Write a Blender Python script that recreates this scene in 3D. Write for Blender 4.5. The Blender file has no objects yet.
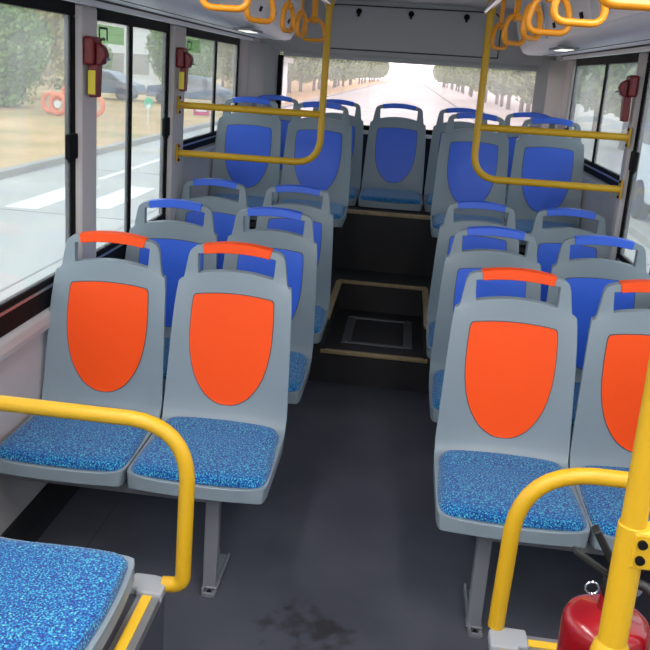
import bpy, bmesh, math, random
from mathutils import Vector, Matrix
S = bpy.context.scene
COL = S.collection
random.seed(7)

# ------------------------------------------------------------------ camera
cam = bpy.data.cameras.new('camera'); camo = bpy.data.objects.new('camera', cam); COL.objects.link(camo)
Fv = Vector((-0.11495954, 0.96066958, -0.25278105)); Rv = Vector((0.98898489, 0.13456868, 0.06164541)); Uv = Vector((-0.09323729, 0.24290991, 0.96555766))
M = Matrix((Rv, Uv, -Fv)).transposed().to_4x4(); M.translation = Vector((0.07001, 0, 1.8015))
camo.matrix_world = M
cam.sensor_fit = 'HORIZONTAL'; cam.sensor_width = 36; cam.lens = 849.6 / 650 * 36
cam.shift_x = (325 - 292.87) / 650; cam.shift_y = -(325 - 290.78) / 650
cam.clip_start = 0.05; cam.clip_end = 600
S.camera = camo

# ------------------------------------------------------------------ world, light, exposure
w = bpy.data.worlds.new('world'); S.world = w; w.use_nodes = True
bg = w.node_tree.nodes['Background']; bg.inputs[0].default_value = (0.90, 0.94, 1.0, 1); bg.inputs[1].default_value = 3.2
S.view_settings.view_transform = 'Standard'; S.view_settings.look = 'None'; S.view_settings.gamma = 1
S.view_settings.use_curve_mapping = False; S.view_settings.exposure = 0.0
FILL_POWER = 20

# ------------------------------------------------------------------ materials
def srgb(r, g, b):
    f = lambda c: (c/255/12.92) if c/255 <= 0.04045 else ((c/255+0.055)/1.055)**2.4
    return (f(r), f(g), f(b), 1)
def mat(name, col, rough=0.5, metal=0.0, noise=0.0, nscale=20, bump=0.0, bscale=200, spec=0.5, coat=0.0):
    m = bpy.data.materials.new(name); m.use_nodes = True; nt = m.node_tree; b = nt.nodes['Principled BSDF']
    c = srgb(*col); b.inputs['Base Color'].default_value = c; b.inputs['Roughness'].default_value = rough
    b.inputs['Metallic'].default_value = metal; b.inputs['Specular IOR Level'].default_value = spec
    b.inputs['Coat Weight'].default_value = coat
    tc = nt.nodes.new('ShaderNodeTexCoord')
    if noise > 0:
        n = nt.nodes.new('ShaderNodeTexNoise'); n.inputs['Scale'].default_value = nscale; n.inputs['Detail'].default_value = 5
        nt.links.new(tc.outputs['Object'], n.inputs['Vector'])
        r = nt.nodes.new('ShaderNodeValToRGB'); r.color_ramp.elements[0].position = 0.3; r.color_ramp.elements[1].position = 0.7
        r.color_ramp.elements[0].color = tuple(x*(1-noise) for x in c[:3])+(1,); r.color_ramp.elements[1].color = tuple(min(1, x*(1+noise)) for x in c[:3])+(1,)
        nt.links.new(n.outputs['Fac'], r.inputs['Fac']); nt.links.new(r.outputs['Color'], b.inputs['Base Color'])
    if bump > 0:
        n2 = nt.nodes.new('ShaderNodeTexNoise'); n2.inputs['Scale'].default_value = bscale; nt.links.new(tc.outputs['Object'], n2.inputs['Vector'])
        bp = nt.nodes.new('ShaderNodeBump'); bp.inputs['Strength'].default_value = bump; bp.inputs['Distance'].default_value = 0.002
        nt.links.new(n2.outputs['Fac'], bp.inputs['Height']); nt.links.new(bp.outputs['Normal'], b.inputs['Normal'])
    return m
def ramp_mat(name, stops, tex='noise', scale=20, detail=6, rough=0.8, bump=0.0, stretch=None, sheen=0.0, space='Object'):
    m = bpy.data.materials.new(name); m.use_nodes = True; nt = m.node_tree; b = nt.nodes['Principled BSDF']
    b.inputs['Roughness'].default_value = rough; b.inputs['Sheen Weight'].default_value = sheen
    tc = nt.nodes.new('ShaderNodeTexCoord'); mp = nt.nodes.new('ShaderNodeMapping'); nt.links.new(tc.outputs[space], mp.inputs[0])
    if stretch: mp.inputs['Scale'].default_value = stretch
    n = nt.nodes.new('ShaderNodeTexNoise'); n.inputs['Scale'].default_value = scale; n.inputs['Detail'].default_value = detail
    nt.links.new(mp.outputs[0], n.inputs['Vector'])
    r = nt.nodes.new('ShaderNodeValToRGB'); cr = r.color_ramp
    while len(cr.elements) < len(stops): cr.elements.new(0.5)
    for e, (p, c) in zip(cr.elements, stops): e.position = p; e.color = srgb(*c)
    nt.links.new(n.outputs['Fac'], r.inputs['Fac']); nt.links.new(r.outputs['Color'], b.inputs['Base Color'])
    if bump:
        bp = nt.nodes.new('ShaderNodeBump'); bp.inputs['Strength'].default_value = bump; bp.inputs['Distance'].default_value = 0.003
        nt.links.new(n.outputs['Fac'], bp.inputs['Height']); nt.links.new(bp.outputs['Normal'], b.inputs['Normal'])
    return m
def glass(name, tint, haze_film, haze_film_col=(0.9, 0.92, 0.95)):  # pale translucent film in the window panes stands in for outdoor haze
    m = bpy.data.materials.new(name); m.use_nodes = True; nt = m.node_tree; nt.nodes.clear()
    o = nt.nodes.new('ShaderNodeOutputMaterial'); t = nt.nodes.new('ShaderNodeBsdfTransparent'); t.inputs[0].default_value = tint + (1,)
    g = nt.nodes.new('ShaderNodeBsdfGlossy'); g.inputs['Roughness'].default_value = 0.02
    d = nt.nodes.new('ShaderNodeBsdfTranslucent'); d.inputs[0].default_value = haze_film_col + (1,)
    lw = nt.nodes.new('ShaderNodeLayerWeight'); pw = nt.nodes.new('ShaderNodeMath'); pw.operation = 'POWER'; pw.inputs[1].default_value = 4.0
    nt.links.new(lw.outputs['Facing'], pw.inputs[0]); fr = nt.nodes.new('ShaderNodeMapRange'); fr.inputs[3].default_value = 0.02; fr.inputs[4].default_value = 0.30
    nt.links.new(pw.outputs[0], fr.inputs[0])
    m1 = nt.nodes.new('ShaderNodeMixShader'); m2 = nt.nodes.new('ShaderNodeMixShader')
    nt.links.new(fr.outputs[0], m1.inputs[0]); nt.links.new(t.outputs[0], m1.inputs[1]); nt.links.new(g.outputs[0], m1.inputs[2])
    tc = nt.nodes.new('ShaderNodeTexCoord'); n = nt.nodes.new('ShaderNodeTexNoise'); n.inputs['Scale'].default_value = 3
    nt.links.new(tc.outputs['Object'], n.inputs['Vector'])
    mr = nt.nodes.new('ShaderNodeMapRange'); mr.inputs[1].default_value = 0.3; mr.inputs[2].default_value = 0.7; mr.inputs[3].default_value = haze_film*0.7; mr.inputs[4].default_value = haze_film*1.3
    nt.links.new(n.outputs['Fac'], mr.inputs[0]); nt.links.new(mr.outputs[0], m2.inputs[0])
    nt.links.new(m1.outputs[0], m2.inputs[1]); nt.links.new(d.outputs[0], m2.inputs[2]); nt.links.new(m2.outputs[0], o.inputs[0])
    return m

MT = dict(
    shell=mat('seat_shell_grey', (127, 140, 150), 0.38, bump=0.05, bscale=400),
    blue=mat('panel_blue', (44, 98, 222), 0.40, bump=0.05, bscale=300),
    orange=mat('panel_orange', (248, 78, 10), 0.5, bump=0.05, bscale=300, spec=0.3),
    seam=mat('seam_dark', (55, 62, 72), 0.6),
    fabric=ramp_mat('seat_fabric', [(0.38, (6, 40, 112)), (0.47, (8, 70, 150)), (0.54, (14, 108, 172)), (0.62, (46, 160, 184)), (0.70, (120, 200, 180))], scale=200, detail=3, rough=0.95, bump=0.6, sheen=0.2),
    yellow=mat('yellow_rail', (204, 158, 22), 0.42, bump=0.35, bscale=120),
    strap=mat('strap_yellow', (208, 134, 12), 0.42),
    alu=mat('brushed_aluminium', (170, 172, 175), 0.35, 0.8),
    steel=mat('steel', (185, 188, 192), 0.2, 1.0),
    chrome=mat('bright_pin', (220, 220, 225), 0.15, 1.0),
    legm=mat('leg_grey', (135, 138, 145), 0.45, 0.3),
    capg=mat('corner_cap_grey', (150, 154, 160), 0.5),
    floor=ramp_mat('vinyl_floor', [(0.3, (60, 62, 72)), (0.5, (70, 72, 83)), (0.72, (80, 81, 91))], scale=2.2, detail=9, rough=0.55),
    dfloor=mat('dark_step_vinyl', (25, 25, 29), 0.65, noise=0.25, nscale=5),
    wall=mat('wall_panel', (182, 179, 180), 0.5, noise=0.05, nscale=3),
    lwall=mat('ledge_grey', (178, 180, 182), 0.4),
    pillar=mat('pillar_grey', (198, 190, 190), 0.45),
    ceil=mat('ceiling_panel', (205, 205, 208), 0.5),
    duct=mat('duct_panel', (228, 228, 236), 0.4),
    bulk=mat('bulkhead_grey', (186, 187, 190), 0.55),
    white=mat('hatch_white', (244, 240, 246), 0.35),
    black=mat('rubber_black', (7, 7, 9), 0.7, spec=0.2),
    navy=mat('navy_panel', (16, 22, 58), 0.6),
    gap=mat('line_dark', (60, 60, 64), 0.6),
    red=mat('hammer_red', (112, 8, 20), 0.4),
    redp=mat('extinguisher_red', (138, 8, 20), 0.25, coat=0.4),
    hose=mat('hose_black', (16, 16, 17), 0.5),
    label=mat('label_yellow', (228, 206, 60), 0.5),
    ystrip=mat('strip_yellow', (220, 176, 40), 0.5),
    nose=mat('nosing_tan', (150, 130, 96), 0.5, noise=0.2, nscale=30),
    hatchm=mat('hatch_frame', (92, 94, 98), 0.4, 0.3),
    green=mat('sticker_green', (90, 150, 80), 0.5),
    gdark=mat('sticker_mark', (18, 70, 40), 0.5),
    lamp=None,
    glass=glass('window_glass', (0.75, 0.79, 0.78), 0.08),
    rglass=glass('rear_glass', (0.95, 0.87, 0.87), 0.10, (1.0, 0.95, 0.95)),
    cglass=glass('clear_glass', (0.97, 0.98, 0.98), 0.0),
    road=ramp_mat('concrete_road', [(0.3, (160, 159, 156)), (0.7, (182, 180, 176))], scale=0.6, detail=8, rough=0.9),
    paint=mat('road_paint', (226, 228, 228), 0.8),
    joint=mat('road_joint', (140, 140, 140), 0.9),
    lawn=ramp_mat('dry_lawn', [(0.3, (150, 138, 88)), (0.5, (186, 154, 108)), (0.7, (206, 172, 130))], scale=0.35, detail=10, rough=1.0),
    kerb=mat('kerb_stone', (158, 154, 150), 0.9),
    pave=mat('pavement', (178, 172, 166), 0.9, noise=0.1, nscale=2),
    bark=mat('bark', (92, 80, 68), 0.9, noise=0.3, nscale=8),
    tyre=mat('sculpture_orange', (232, 128, 88), 0.7),
    pale=mat('pale_render', (226, 228, 232), 0.8, noise=0.04, nscale=1),
    pink=mat('brick_pink', (190, 130, 115), 0.9, noise=0.1, nscale=2),
    win=mat('dark_pane', (70, 84, 98), 0.2),
    carb=mat('car_bluegrey', (92, 108, 130), 0.3), carw=mat('car_white', (205, 212, 222), 0.3), carblue=mat('bus_blue', (60, 90, 160), 0.4),
    tyreb=mat('car_tyre', (28, 28, 30), 0.8),
    teal=mat('sign_green', (60, 180, 140), 0.6), mag=mat('sign_magenta', (196, 40, 110), 0.6),
    leafg=ramp_mat('leaves_green', [(0.3, (96, 128, 70)), (0.6, (140, 168, 96)), (0.8, (180, 190, 124))], scale=0.9, rough=0.9),
    leaft=ramp_mat('leaves_tan', [(0.3, (160, 158, 104)), (0.6, (200, 188, 136)), (0.8, (222, 204, 160))], scale=0.9, rough=0.9),
    leafd=ramp_mat('leaves_dull_green', [(0.3, (104, 128, 80)), (0.6, (146, 164, 108)), (0.8, (182, 190, 140))], scale=0.9, rough=0.9),
)
# floor: one worn stain patch with a shape of its own, and a welded seam
nt = MT['floor'].node_tree
tc = nt.nodes.new('ShaderNodeTexCoord')
n1 = nt.nodes.new('ShaderNodeTexNoise'); n1.inputs['Scale'].default_value = 14; n1.inputs['Detail'].default_value = 8; nt.links.new(tc.outputs['Object'], n1.inputs['Vector'])
vm = nt.nodes.new('ShaderNodeVectorMath'); vm.operation = 'DISTANCE'; vm.inputs[1].default_value = (-0.09, 2.46, 0); nt.links.new(tc.outputs['Object'], vm.inputs[0])
ms = nt.nodes.new('ShaderNodeMapRange'); ms.inputs[1].default_value = 0.0; ms.inputs[2].default_value = 0.26; ms.inputs[3].default_value = 0.33; ms.inputs[4].default_value = -0.12
nt.links.new(vm.outputs['Value'], ms.inputs[0])
ad = nt.nodes.new('ShaderNodeMath'); ad.operation = 'ADD'; nt.links.new(ms.outputs[0], ad.inputs[0]); nt.links.new(n1.outputs['Fac'], ad.inputs[1])
mr = nt.nodes.new('ShaderNodeMapRange'); mr.inputs[1].default_value = 0.60; mr.inputs[2].default_value = 0.78; mr.inputs[3].default_value = 0; mr.inputs[4].default_value = 0.75
nt.links.new(ad.outputs[0], mr.inputs[0])
mx = nt.nodes.new('ShaderNodeMixRGB'); mx.inputs[2].default_value = srgb(30, 27, 26)
b = nt.nodes['Principled BSDF']; src = b.inputs['Base Color'].links[0].from_socket
nt.links.new(mr.outputs[0], mx.inputs[0]); nt.links.new(src, mx.inputs[1]); nt.links.new(mx.outputs[0], b.inputs['Base Color'])
def emis(name, col, s):
    m = bpy.data.materials.new(name); m.use_nodes = True; b = m.node_tree.nodes['Principled BSDF']
    b.inputs['Base Color'].default_value = srgb(*col); b.inputs['Emission Color'].default_value = srgb(*col); b.inputs['Emission Strength'].default_value = s
    return m
MT['lamp'] = emis('lamp_diffuser', (255, 250, 240), 1.0)
# leaves let some light through
for k in ('leafg', 'leaft', 'leafd'):
    MT[k].node_tree.nodes['Principled BSDF'].inputs['Specular IOR Level'].default_value = 0.2

# ------------------------------------------------------------------ helpers
def obj(name, bm, m, parent=None, smooth=False, bevel=0.0, seg=2, loc=None, angle=35):
    me = bpy.data.meshes.new(name)
    bmesh.ops.recalc_face_normals(bm, faces=bm.faces)
    bm.to_mesh(me); bm.free()
    me.materials.append(MT[m] if isinstance(m, str) else m)
    o = bpy.data.objects.new(name, me); COL.objects.link(o)
    if smooth:
        for p in me.polygons: p.use_smooth = True
        me.set_sharp_from_angle(angle=math.radians(50))
    if bevel > 0:
        b = o.modifiers.new('bevel', 'BEVEL'); b.width = bevel; b.segments = seg; b.limit_method = 'ANGLE'; b.angle_limit = math.radians(angle); b.harden_normals = False
    if loc: o.location = loc
    if parent: o.parent = parent
    return o
def tag(o, label, cat, group=None, kind=None):
    if label: o['label'] = label
    if cat: o['category'] = cat
    if group: o['group'] = group
    if kind: o['kind'] = kind
    return o
def empty(name, label, cat, loc=(0, 0, 0), rz=0, group=None):
    o = bpy.data.objects.new(name, None); COL.objects.link(o); o.location = loc; o.rotation_euler = (0, 0, rz); o.empty_display_size = 0.1
    return tag(o, label, cat, group)
def struct(name, bm, m, parent=None, **k):
    o = obj(name, bm, m, parent, **k)
    if parent is None: o['kind'] = 'structure'
    return o
def dup(root, loc, rz=0, label=None, cat=None, group=None):
    r = root.copy(); COL.objects.link(r); r.location = loc; r.rotation_euler = (0, 0, rz)
    if label: r['label'] = label
    if cat: r['category'] = cat
    if group: r['group'] = group
    for ch in list(root.children):
        c = ch.copy(); COL.objects.link(c); c.parent = r
        for g in list(ch.children):
            d = g.copy(); COL.objects.link(d); d.parent = c
    return r
def box(bm, x0, x1, y0, y1, z0, z1, rot=None, piv=None):
    v = [bm.verts.new((x, y, z)) for x in (x0, x1) for y in (y0, y1) for z in (z0, z1)]
    for f in ((0, 1, 3, 2), (4, 6, 7, 5), (0, 4, 5, 1), (2, 3, 7, 6), (0, 2, 6, 4), (1, 5, 7, 3)): bm.faces.new([v[i] for i in f])
    if rot: bmesh.ops.rotate(bm, verts=v, cent=piv or Vector(((x0+x1)/2, (y0+y1)/2, (z0+z1)/2)), matrix=rot)
    return v
def prism(bm, pts, axis, a, b):
    """extrude a 2-D outline; axis 'y': pts are (x,z), 'x': (y,z), 'z': (x,y)"""
    def P(p, t):
        return {'y': (p[0], t, p[1]), 'x': (t, p[0], p[1]), 'z': (p[0], p[1], t)}[axis]
    A = [bm.verts.new(P(p, a)) for p in pts]; B = [bm.verts.new(P(p, b)) for p in pts]
    n = len(pts)
    bm.faces.new(A); bm.faces.new(list(reversed(B)))
    for i in range(n): bm.faces.new((A[i], A[(i+1) % n], B[(i+1) % n], B[i]))
def fillet(pts, r, n=6):
    out = [Vector(pts[0])]
    for i in range(1, len(pts)-1):
        p, a, c = Vector(pts[i]), Vector(pts[i-1]), Vector(pts[i+1])
        d1, d2 = (a-p).normalized(), (c-p).normalized()
        ang = d1.angle(d2); t = min(r/math.tan(ang/2), (a-p).length*0.49, (c-p).length*0.49)
        p1, p2 = p+d1*t, p+d2*t
        for k in range(n+1):
            s = k/n; out.append((1-s)**2*p1 + 2*s*(1-s)*(p*0.9+(p1+p2)*0.05) + s*s*p2)
    out.append(Vector(pts[-1])); return out
def tube(bm, pts, r, n=14, closed=False, flat=None, cap=True):
    pts = [Vector(p) for p in pts]; N = len(pts); rings = []
    up = None
    for i, p in enumerate(pts):
        if closed: t = (pts[(i+1) % N]-pts[i-1]).normalized()
        else: t = (pts[min(i+1, N-1)]-pts[max(i-1, 0)]).normalized()
        if up is None:
            up = Vector((0, 0, 1)) if abs(t.z) < 0.9 else Vector((1, 0, 0))
            if closed: up = (pts[0]-sum(pts, Vector())/N).cross(t)
        s = t.cross(up).normalized(); up = s.cross(t).normalized()
        rr = r[i] if isinstance(r, (list, tuple)) else r
        ra, rb = (rr, rr) if flat is None else flat
        rings.append([bm.verts.new(p + s*math.cos(2*math.pi*k/n)*ra + up*math.sin(2*math.pi*k/n)*rb) for k in range(n)])
    M_ = N if closed else N-1
    for i in range(M_):
        A, B = rings[i], rings[(i+1) % N]
        for k in range(n): bm.faces.new((A[k], A[(k+1) % n], B[(k+1) % n], B[k]))
    if not closed and cap: bm.faces.new(rings[0]); bm.faces.new(rings[-1])
def lathe(bm, prof, c, n=24):
    rings = [[bm.verts.new((c[0]+r*math.cos(2*math.pi*k/n), c[1]+r*math.sin(2*math.pi*k/n), c[2]+z)) for k in range(n)] for r, z in prof]
    for A, B in zip(rings, rings[1:]):
        for k in range(n): bm.faces.new((A[k], A[(k+1) % n], B[(k+1) % n], B[k]))
    bm.faces.new(rings[0]); bm.faces.new(rings[-1])
def NB(): return bmesh.new()

# ------------------------------------------------------------------ body of the bus
XW = 1.25; YF = -2.3; YR = 7.3; ZC = 2.36
bm = NB(); box(bm, -XW, XW, YF, 4.78, -0.06, 0); struct('floor', bm, 'floor')
bm = NB(); box(bm, -0.985, -0.981, 1.96, 4.75, 0.0002, 0.0012); box(bm, 0.981, 0.985, 1.96, 4.75, 0.0002, 0.0012); struct('trim_6', bm, 'gap')
# raised rear floor: two wings beside the stair well, then the full width
bm = NB(); box(bm, -XW, -0.29, 4.78, 5.72, 0, 0.4); box(bm, 0.29, XW, 4.78, 5.72, 0, 0.4); box(bm, -XW, XW, 5.72, 6.1, 0, 0.4)
pl = struct('raised_floor', bm, 'dfloor')
bm = NB(); box(bm, -0.29, 0.29, 4.78, 5.72, 0, 0.2); st = struct('floor_step', bm, 'dfloor')
def Lstrip(pts, wdt, m='nose'):
    pass
bm = NB(); box(bm, -0.315, 0.315, 4.765, 4.80, 0.185, 0.207); obj('step_nosing', bm, 'nose', st, bevel=0.004)
bm = NB()
box(bm, -0.205, 0.225, 4.95, 4.985, 0.2, 0.208); box(bm, -0.205, 0.225, 5.50, 5.535, 0.2, 0.208); box(bm, -0.205, -0.15, 4.985, 5.50, 0.2, 0.208); box(bm, 0.17, 0.225, 4.985, 5.50, 0.2, 0.208)
hf = obj('hatch_frame', bm, 'hatchm', st, bevel=0.002)
bm = NB(); box(bm, -0.15, 0.17, 4.985, 5.50, 0.2, 0.203); hp = obj('hatch_plate', bm, 'dfloor', st)
for x, y in ((-0.18, 4.968), (0.198, 4.968), (-0.18, 5.517), (0.198, 5.517)):
    bm = NB(); lathe(bm, [(0.008, 0), (0.008, 0.003), (0.004, 0.005)], (x, y, 0.208), 10); obj('screw', bm, 'chrome', hf)
bm = NB(); box(bm, -0.30, 0.305, 5.71, 5.745, 0.385, 0.407); obj('step_nosing', bm, 'nose', pl, bevel=0.004)
for s in (-1, 1):
    bm = NB(); box(bm, min(s*0.275, s*0.315), max(s*0.275, s*0.315), 4.79, 5.71, 0.385, 0.407); obj('side_nosing', bm, 'nose', pl, bevel=0.004)
# bench box under the last row
bm = NB(); box(bm, -XW, XW, 6.1, YR, 0, 0.835); eb = struct('raised_bench_floor', bm, 'dfloor')
bm = NB(); box(bm, -XW+0.01, XW-0.01, 6.088, 6.12, 0.815, 0.842); obj('edge_strip', bm, 'nose', eb, bevel=0.003)

# side walls: lower panel, header and rear corner, one mesh per side, openings left for the windows
WINS = {-1: [(-2.2, 0.75, 0.96), (0.98, 3.26, 0.96), (3.54, 4.60, 0.96), (4.97, 6.53, 1.345)],
        1: [(-2.2, -1.0, 0.96), (-0.7, 1.0, 0.96), (1.25, 3.15, 0.96), (3.45, 4.60, 0.96), (4.80, 6.60, 1.345)]}
for s, nm in ((-1, 'wall_left'), (1, 'wall_right')):
    X0, X1 = (-XW-0.018, -XW) if s < 0 else (XW, XW+0.018)
    bm = NB()
    box(bm, X0, X1, YF, YR+0.06, 2.0, ZC+0.06)                    # header
    prev = YF
    for (a, b_, zb) in WINS[s]:
        box(bm, X0, X1, prev, a-0.05, -0.06, 2.0)
        box(bm, X0, X1, a-0.05, b_+0.05, -0.06, zb-(0.12 if zb < 1.2 else 0.08))
        prev = b_+0.05
    box(bm, X0, X1, prev, YR+0.06, -0.06, 2.0)
    wl = struct(nm, bm, 'wall')
    # window ledge of the low floor section and of the raised section
    bm = NB(); q = lambda p: [(s*x, z) for x, z in p]
    prism(bm, q([(1.25, 0.848), (1.236, 0.846), (1.222, 0.832), (1.218, 0.80), (1.222, 0.775), (1.25, 0.768)]), 'y', YF, 4.62)
    struct('trim_1' if s < 0 else 'trim_2', bm, 'lwall', bevel=0.004)
    bm = NB(); prism(bm, q([(1.25, 1.262), (1.232, 1.262), (1.222, 1.245), (1.225, 1.215), (1.25, 1.21)]), 'y', 4.95, 6.9)
    struct('trim_3' if s < 0 else 'trim_4', bm, 'lwall', bevel=0.003)
    # cove between wall and floor
    bm = NB(); prism(bm, q([(1.25, 0.10), (1.235, 0.10), (1.22, 0.02), (1.18, 0.0), (1.25, 0.0)]), 'y', YF, 4.78)
    struct('baseboard_left' if s < 0 else 'baseboard_right', bm, 'dfloor')

# pillars between the windows
def pillar(y0, y1, s, z0=0.0, z1=2.0, n='trim', m='pillar'):
    bm = NB(); d = 0.032; e = 0.02
    pts = [(s*1.25, y0), (s*(1.25-d*0.7), y0+0.006), (s*(1.25-d), y0+e), (s*(1.25-d), y1-e), (s*(1.25-d*0.7), y1-0.006), (s*1.25, y1)]
    prism(bm, pts, 'z', z0, z1)
    return struct(n, bm, m, bevel=0.01, seg=3)
k = 10
for s, ys in ((-1, [(0.78, 0.95), (3.30, 3.50), (4.65, 4.92)]), (1, [(-0.97, -0.73), (1.03, 1.22), (3.19, 3.41), (4.65, 4.76)])):
    for a, b_ in ys:
        pillar(a, b_, s, z0=0.0 if b_ < 4.7 else 0.0, z1=1.99, n='trim_%d' % k); k += 1
for s in (-1, 1):   # rear corner posts
    pillar(6.60, 6.84, s, 0.84, 1.99, 'trim_%d' % k); k += 1
    bm = NB(); prism(bm, [(s*1.25, 6.86), (s*1.24, 7.0), (s*1.15, 7.22), (s*1.06, 7.3), (s*1.25, 7.3)], 'z', 0.84, 1.99)
    struct('trim_%d' % k, bm, 'lwall', bevel=0.01); k += 1

# side windows: black rubber frame, pane, sliding rail, clip
def side_window(i, s, a, b_, zb, mull=None, clip=None, sticker=None):
    zt = 1.945
    X = lambda d: (min(s*(XW-d[0]), s*(XW-d[1])), max(s*(XW-d[0]), s*(XW-d[1])))
    r = bpy.data.objects.new('window_%d' % i, None); COL.objects.link(r); r['kind'] = 'structure'
    x0, x1 = X((-0.020, 0.010)); f = 0.05
    bm = NB(); box(bm, x0, x1, a-f, b_+f, zt, zt+f*1.0); box(bm, x0, x1, a-f, b_+f, zb-(0.115 if zb < 1.2 else 0.075), zb); box(bm, x0, x1, a-f, a, zb, zt); box(bm, x0, x1, b_, b_+f, zb, zt)
    obj('window_frame', bm, 'black', r, bevel=0.006)
    g0, g1 = X((-0.003, 0.003)); bm = NB(); box(bm, g0, g1, a-0.01, b_+0.01, zb-0.01, zt+0.01); obj('window_pane', bm, 'glass', r)
    t0, t1 = X((0.010, 0.015)); bm = NB(); box(bm, t0, t1, a, b_, zb-0.034, zb-0.024); obj('drip_rail', bm, 'alu', r)
    if mull:
        m0, m1 = X((-0.012, 0.010)); bm = NB(); box(bm, m0, m1, mull-0.02, mull+0.02, zb, zt); obj('mullion', bm, 'black', r, bevel=0.004)
    if clip:
        c0, c1 = X((0.008, 0.03)); bm = NB(); box(bm, c0, c1, clip-0.045, clip+0.045, 1.40, 1.50); box(bm, c0, c1, clip-0.02, clip+0.02, 1.385, 1.40)
        obj('window_clip', bm, 'black', r, bevel=0.006)
    return r
side_window(1, -1, -2.2, 0.75, 0.96, -0.7)
side_window(2, -1, 0.98, 3.26, 0.96, 1.4, 3.24)
side_window(3, -1, 3.54, 4.60, 0.96, 4.0, 4.58)
side_window(4, -1, 4.97, 6.53, 1.345, 5.80, 6.53)
side_window(5, 1, -2.2, -1.0, 0.96)
side_window(6, 1, -0.7, 1.0, 0.96)
side_window(7, 1, 1.25, 3.15, 0.96, 2.2)
side_window(8, 1, 3.45, 4.60, 0.96, 4.0, 4.56)
side_window(9, 1, 4.80, 6.60, 1.345, 5.58, 6.55)

# green window stickers with a dark square mark
def sticker(y0, y1, z0, z1, label):
    r = empty('window_sticker', label, 'sticker', (-XW+0.0035, (y0+y1)/2, z0))
    h = z1-z0; W_ = (y1-y0)/2
    bm = NB(); box(bm, 0, 0.0015, -W_, W_, 0, h); obj('sticker_sheet', bm, 'stick', r)
    bm = NB(); a = -W_+0.015; t = 0.014; ww = W_*0.62
    box(bm, 0.0016, 0.003, a, a+t, h*0.15, h*0.88); box(bm, 0.0016, 0.003, a+ww-t, a+ww, h*0.15, h*0.88); box(bm, 0.0016, 0.003, a+t, a+ww-t, h*0.75, h*0.88)
    box(bm, 0.0016, 0.003, a+2.2*t, a+ww-2.2*t, h*0.15, h*0.3)
    obj('sticker_mark', bm, 'gdark', r)
m = glass('sticker_film', (0.66, 0.78, 0.60), 0.10, (0.45, 0.7, 0.4)); MT['stick'] = m
sticker(3.56, 3.90, 1.855, 1.93, 'green see-through sticker high on the window behind the first red hammer')
sticker(5.02, 5.34, 1.855, 1.93, 'green see-through sticker high on the small window behind the second red hammer')

# rear wall with window
bm = NB()
box(bm, -XW, -1.04, YR, YR+0.06, -0.06, ZC+0.06); box(bm, 1.11, XW, YR, YR+0.06, -0.06, ZC+0.06)
box(bm, -1.04, 1.11, YR, YR+0.06, 1.93, ZC+0.06)
struct('wall_back', bm, 'bulk')
bm = NB(); box(bm, -1.04, 1.11, YR, YR+0.06, -0.06, 1.33); struct('wall_back_lower', bm, 'navy')
r = bpy.data.objects.new('window_10', None); COL.objects.link(r); r['kind'] = 'structure'
bm = NB(); f = 0.03
box(bm, -1.05, 1.12, YR-0.02, YR+0.05, 1.335, 1.375); box(bm, -1.05, -1.01, YR-0.02, YR+0.05, 1.375, 1.905); box(bm, 1.08, 1.12, YR-0.02, YR+0.05, 1.375, 1.905)
obj('window_frame', bm, 'black', r, bevel=0.005)
bm = NB(); box(bm, -1.01, 1.08, YR-0.012, YR+0.05, 1.897, 1.932); obj('top_trim', bm, 'lwall', r, bevel=0.004)
bm = NB(); box(bm, -1.02, 1.09, YR+0.02, YR+0.026, 1.365, 1.915); obj('window_pane', bm, 'rglass', r)
bm = NB(); box(bm, -1.05, 1.12, YR-0.03, YR-0.005, 1.305, 1.332); obj('window_sill', bm, 'white', r, bevel=0.003)
# bulkhead above the rear window, a long removable cover with three latches
bm = NB(); prism(bm, [(7.3, 1.945), (7.275, 1.945), (7.255, 1.97), (7.24, 2.0), (7.225, 2.36), (7.3, 2.36)], 'x', -XW, XW); struct('trim_30', bm, 'bulk')
cv = empty('bulkhead_cover', 'grey removable cover with three dark latches above the rear window', 'cover panel', (0.04, 7.225, 1.985))
def rrect(x0, x1, z0, z1, r_, n=6, corners=(1, 1, 1, 1)):
    P = []
    for (cx, cz, a0, on) in ((x1-r_, z1-r_, 0, corners[0]), (x0+r_, z1-r_, 90, corners[1]), (x0+r_, z0+r_, 180, corners[2]), (x1-r_, z0+r_, 270, corners[3])):
        if on:
            for q in range(n+1):
                t = math.radians(a0+90*q/n); P.append((cx+r_*math.cos(t), cz+r_*math.sin(t)))
        else: P.append((x1 if a0 in (0, 270) else x0, z1 if a0 in (0, 90) else z0))
    return P
bm = NB(); prism(bm, rrect(-0.70, 0.70, -0.01, 0.345, 0.09, corners=(1, 1, 0, 0)), 'y', -0.006, 0.006); obj('cover_gap', bm, 'gap', cv)
bm = NB(); prism(bm, rrect(-0.69, 0.69, 0.0, 0.335, 0.085, corners=(1, 1, 0, 0)), 'y', -0.014, -0.004); obj('cover_plate', bm, 'bulk', cv, bevel=0.004)
for x in (-0.44, -0.02, 0.42):
    bm = NB(); bmesh.ops.create_cone(bm, cap_ends=True, segments=16, radius1=0.024, radius2=0.02, depth=0.01, matrix=Matrix.Translation((x, -0.019, 0.295)) @ Matrix.Rotation(math.pi/2, 4, 'X'))
    box(bm, x-0.008, x+0.008, -0.034, -0.019, 0.255, 0.30)
    obj('latch', bm, 'black', cv, bevel=0.002)

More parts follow.
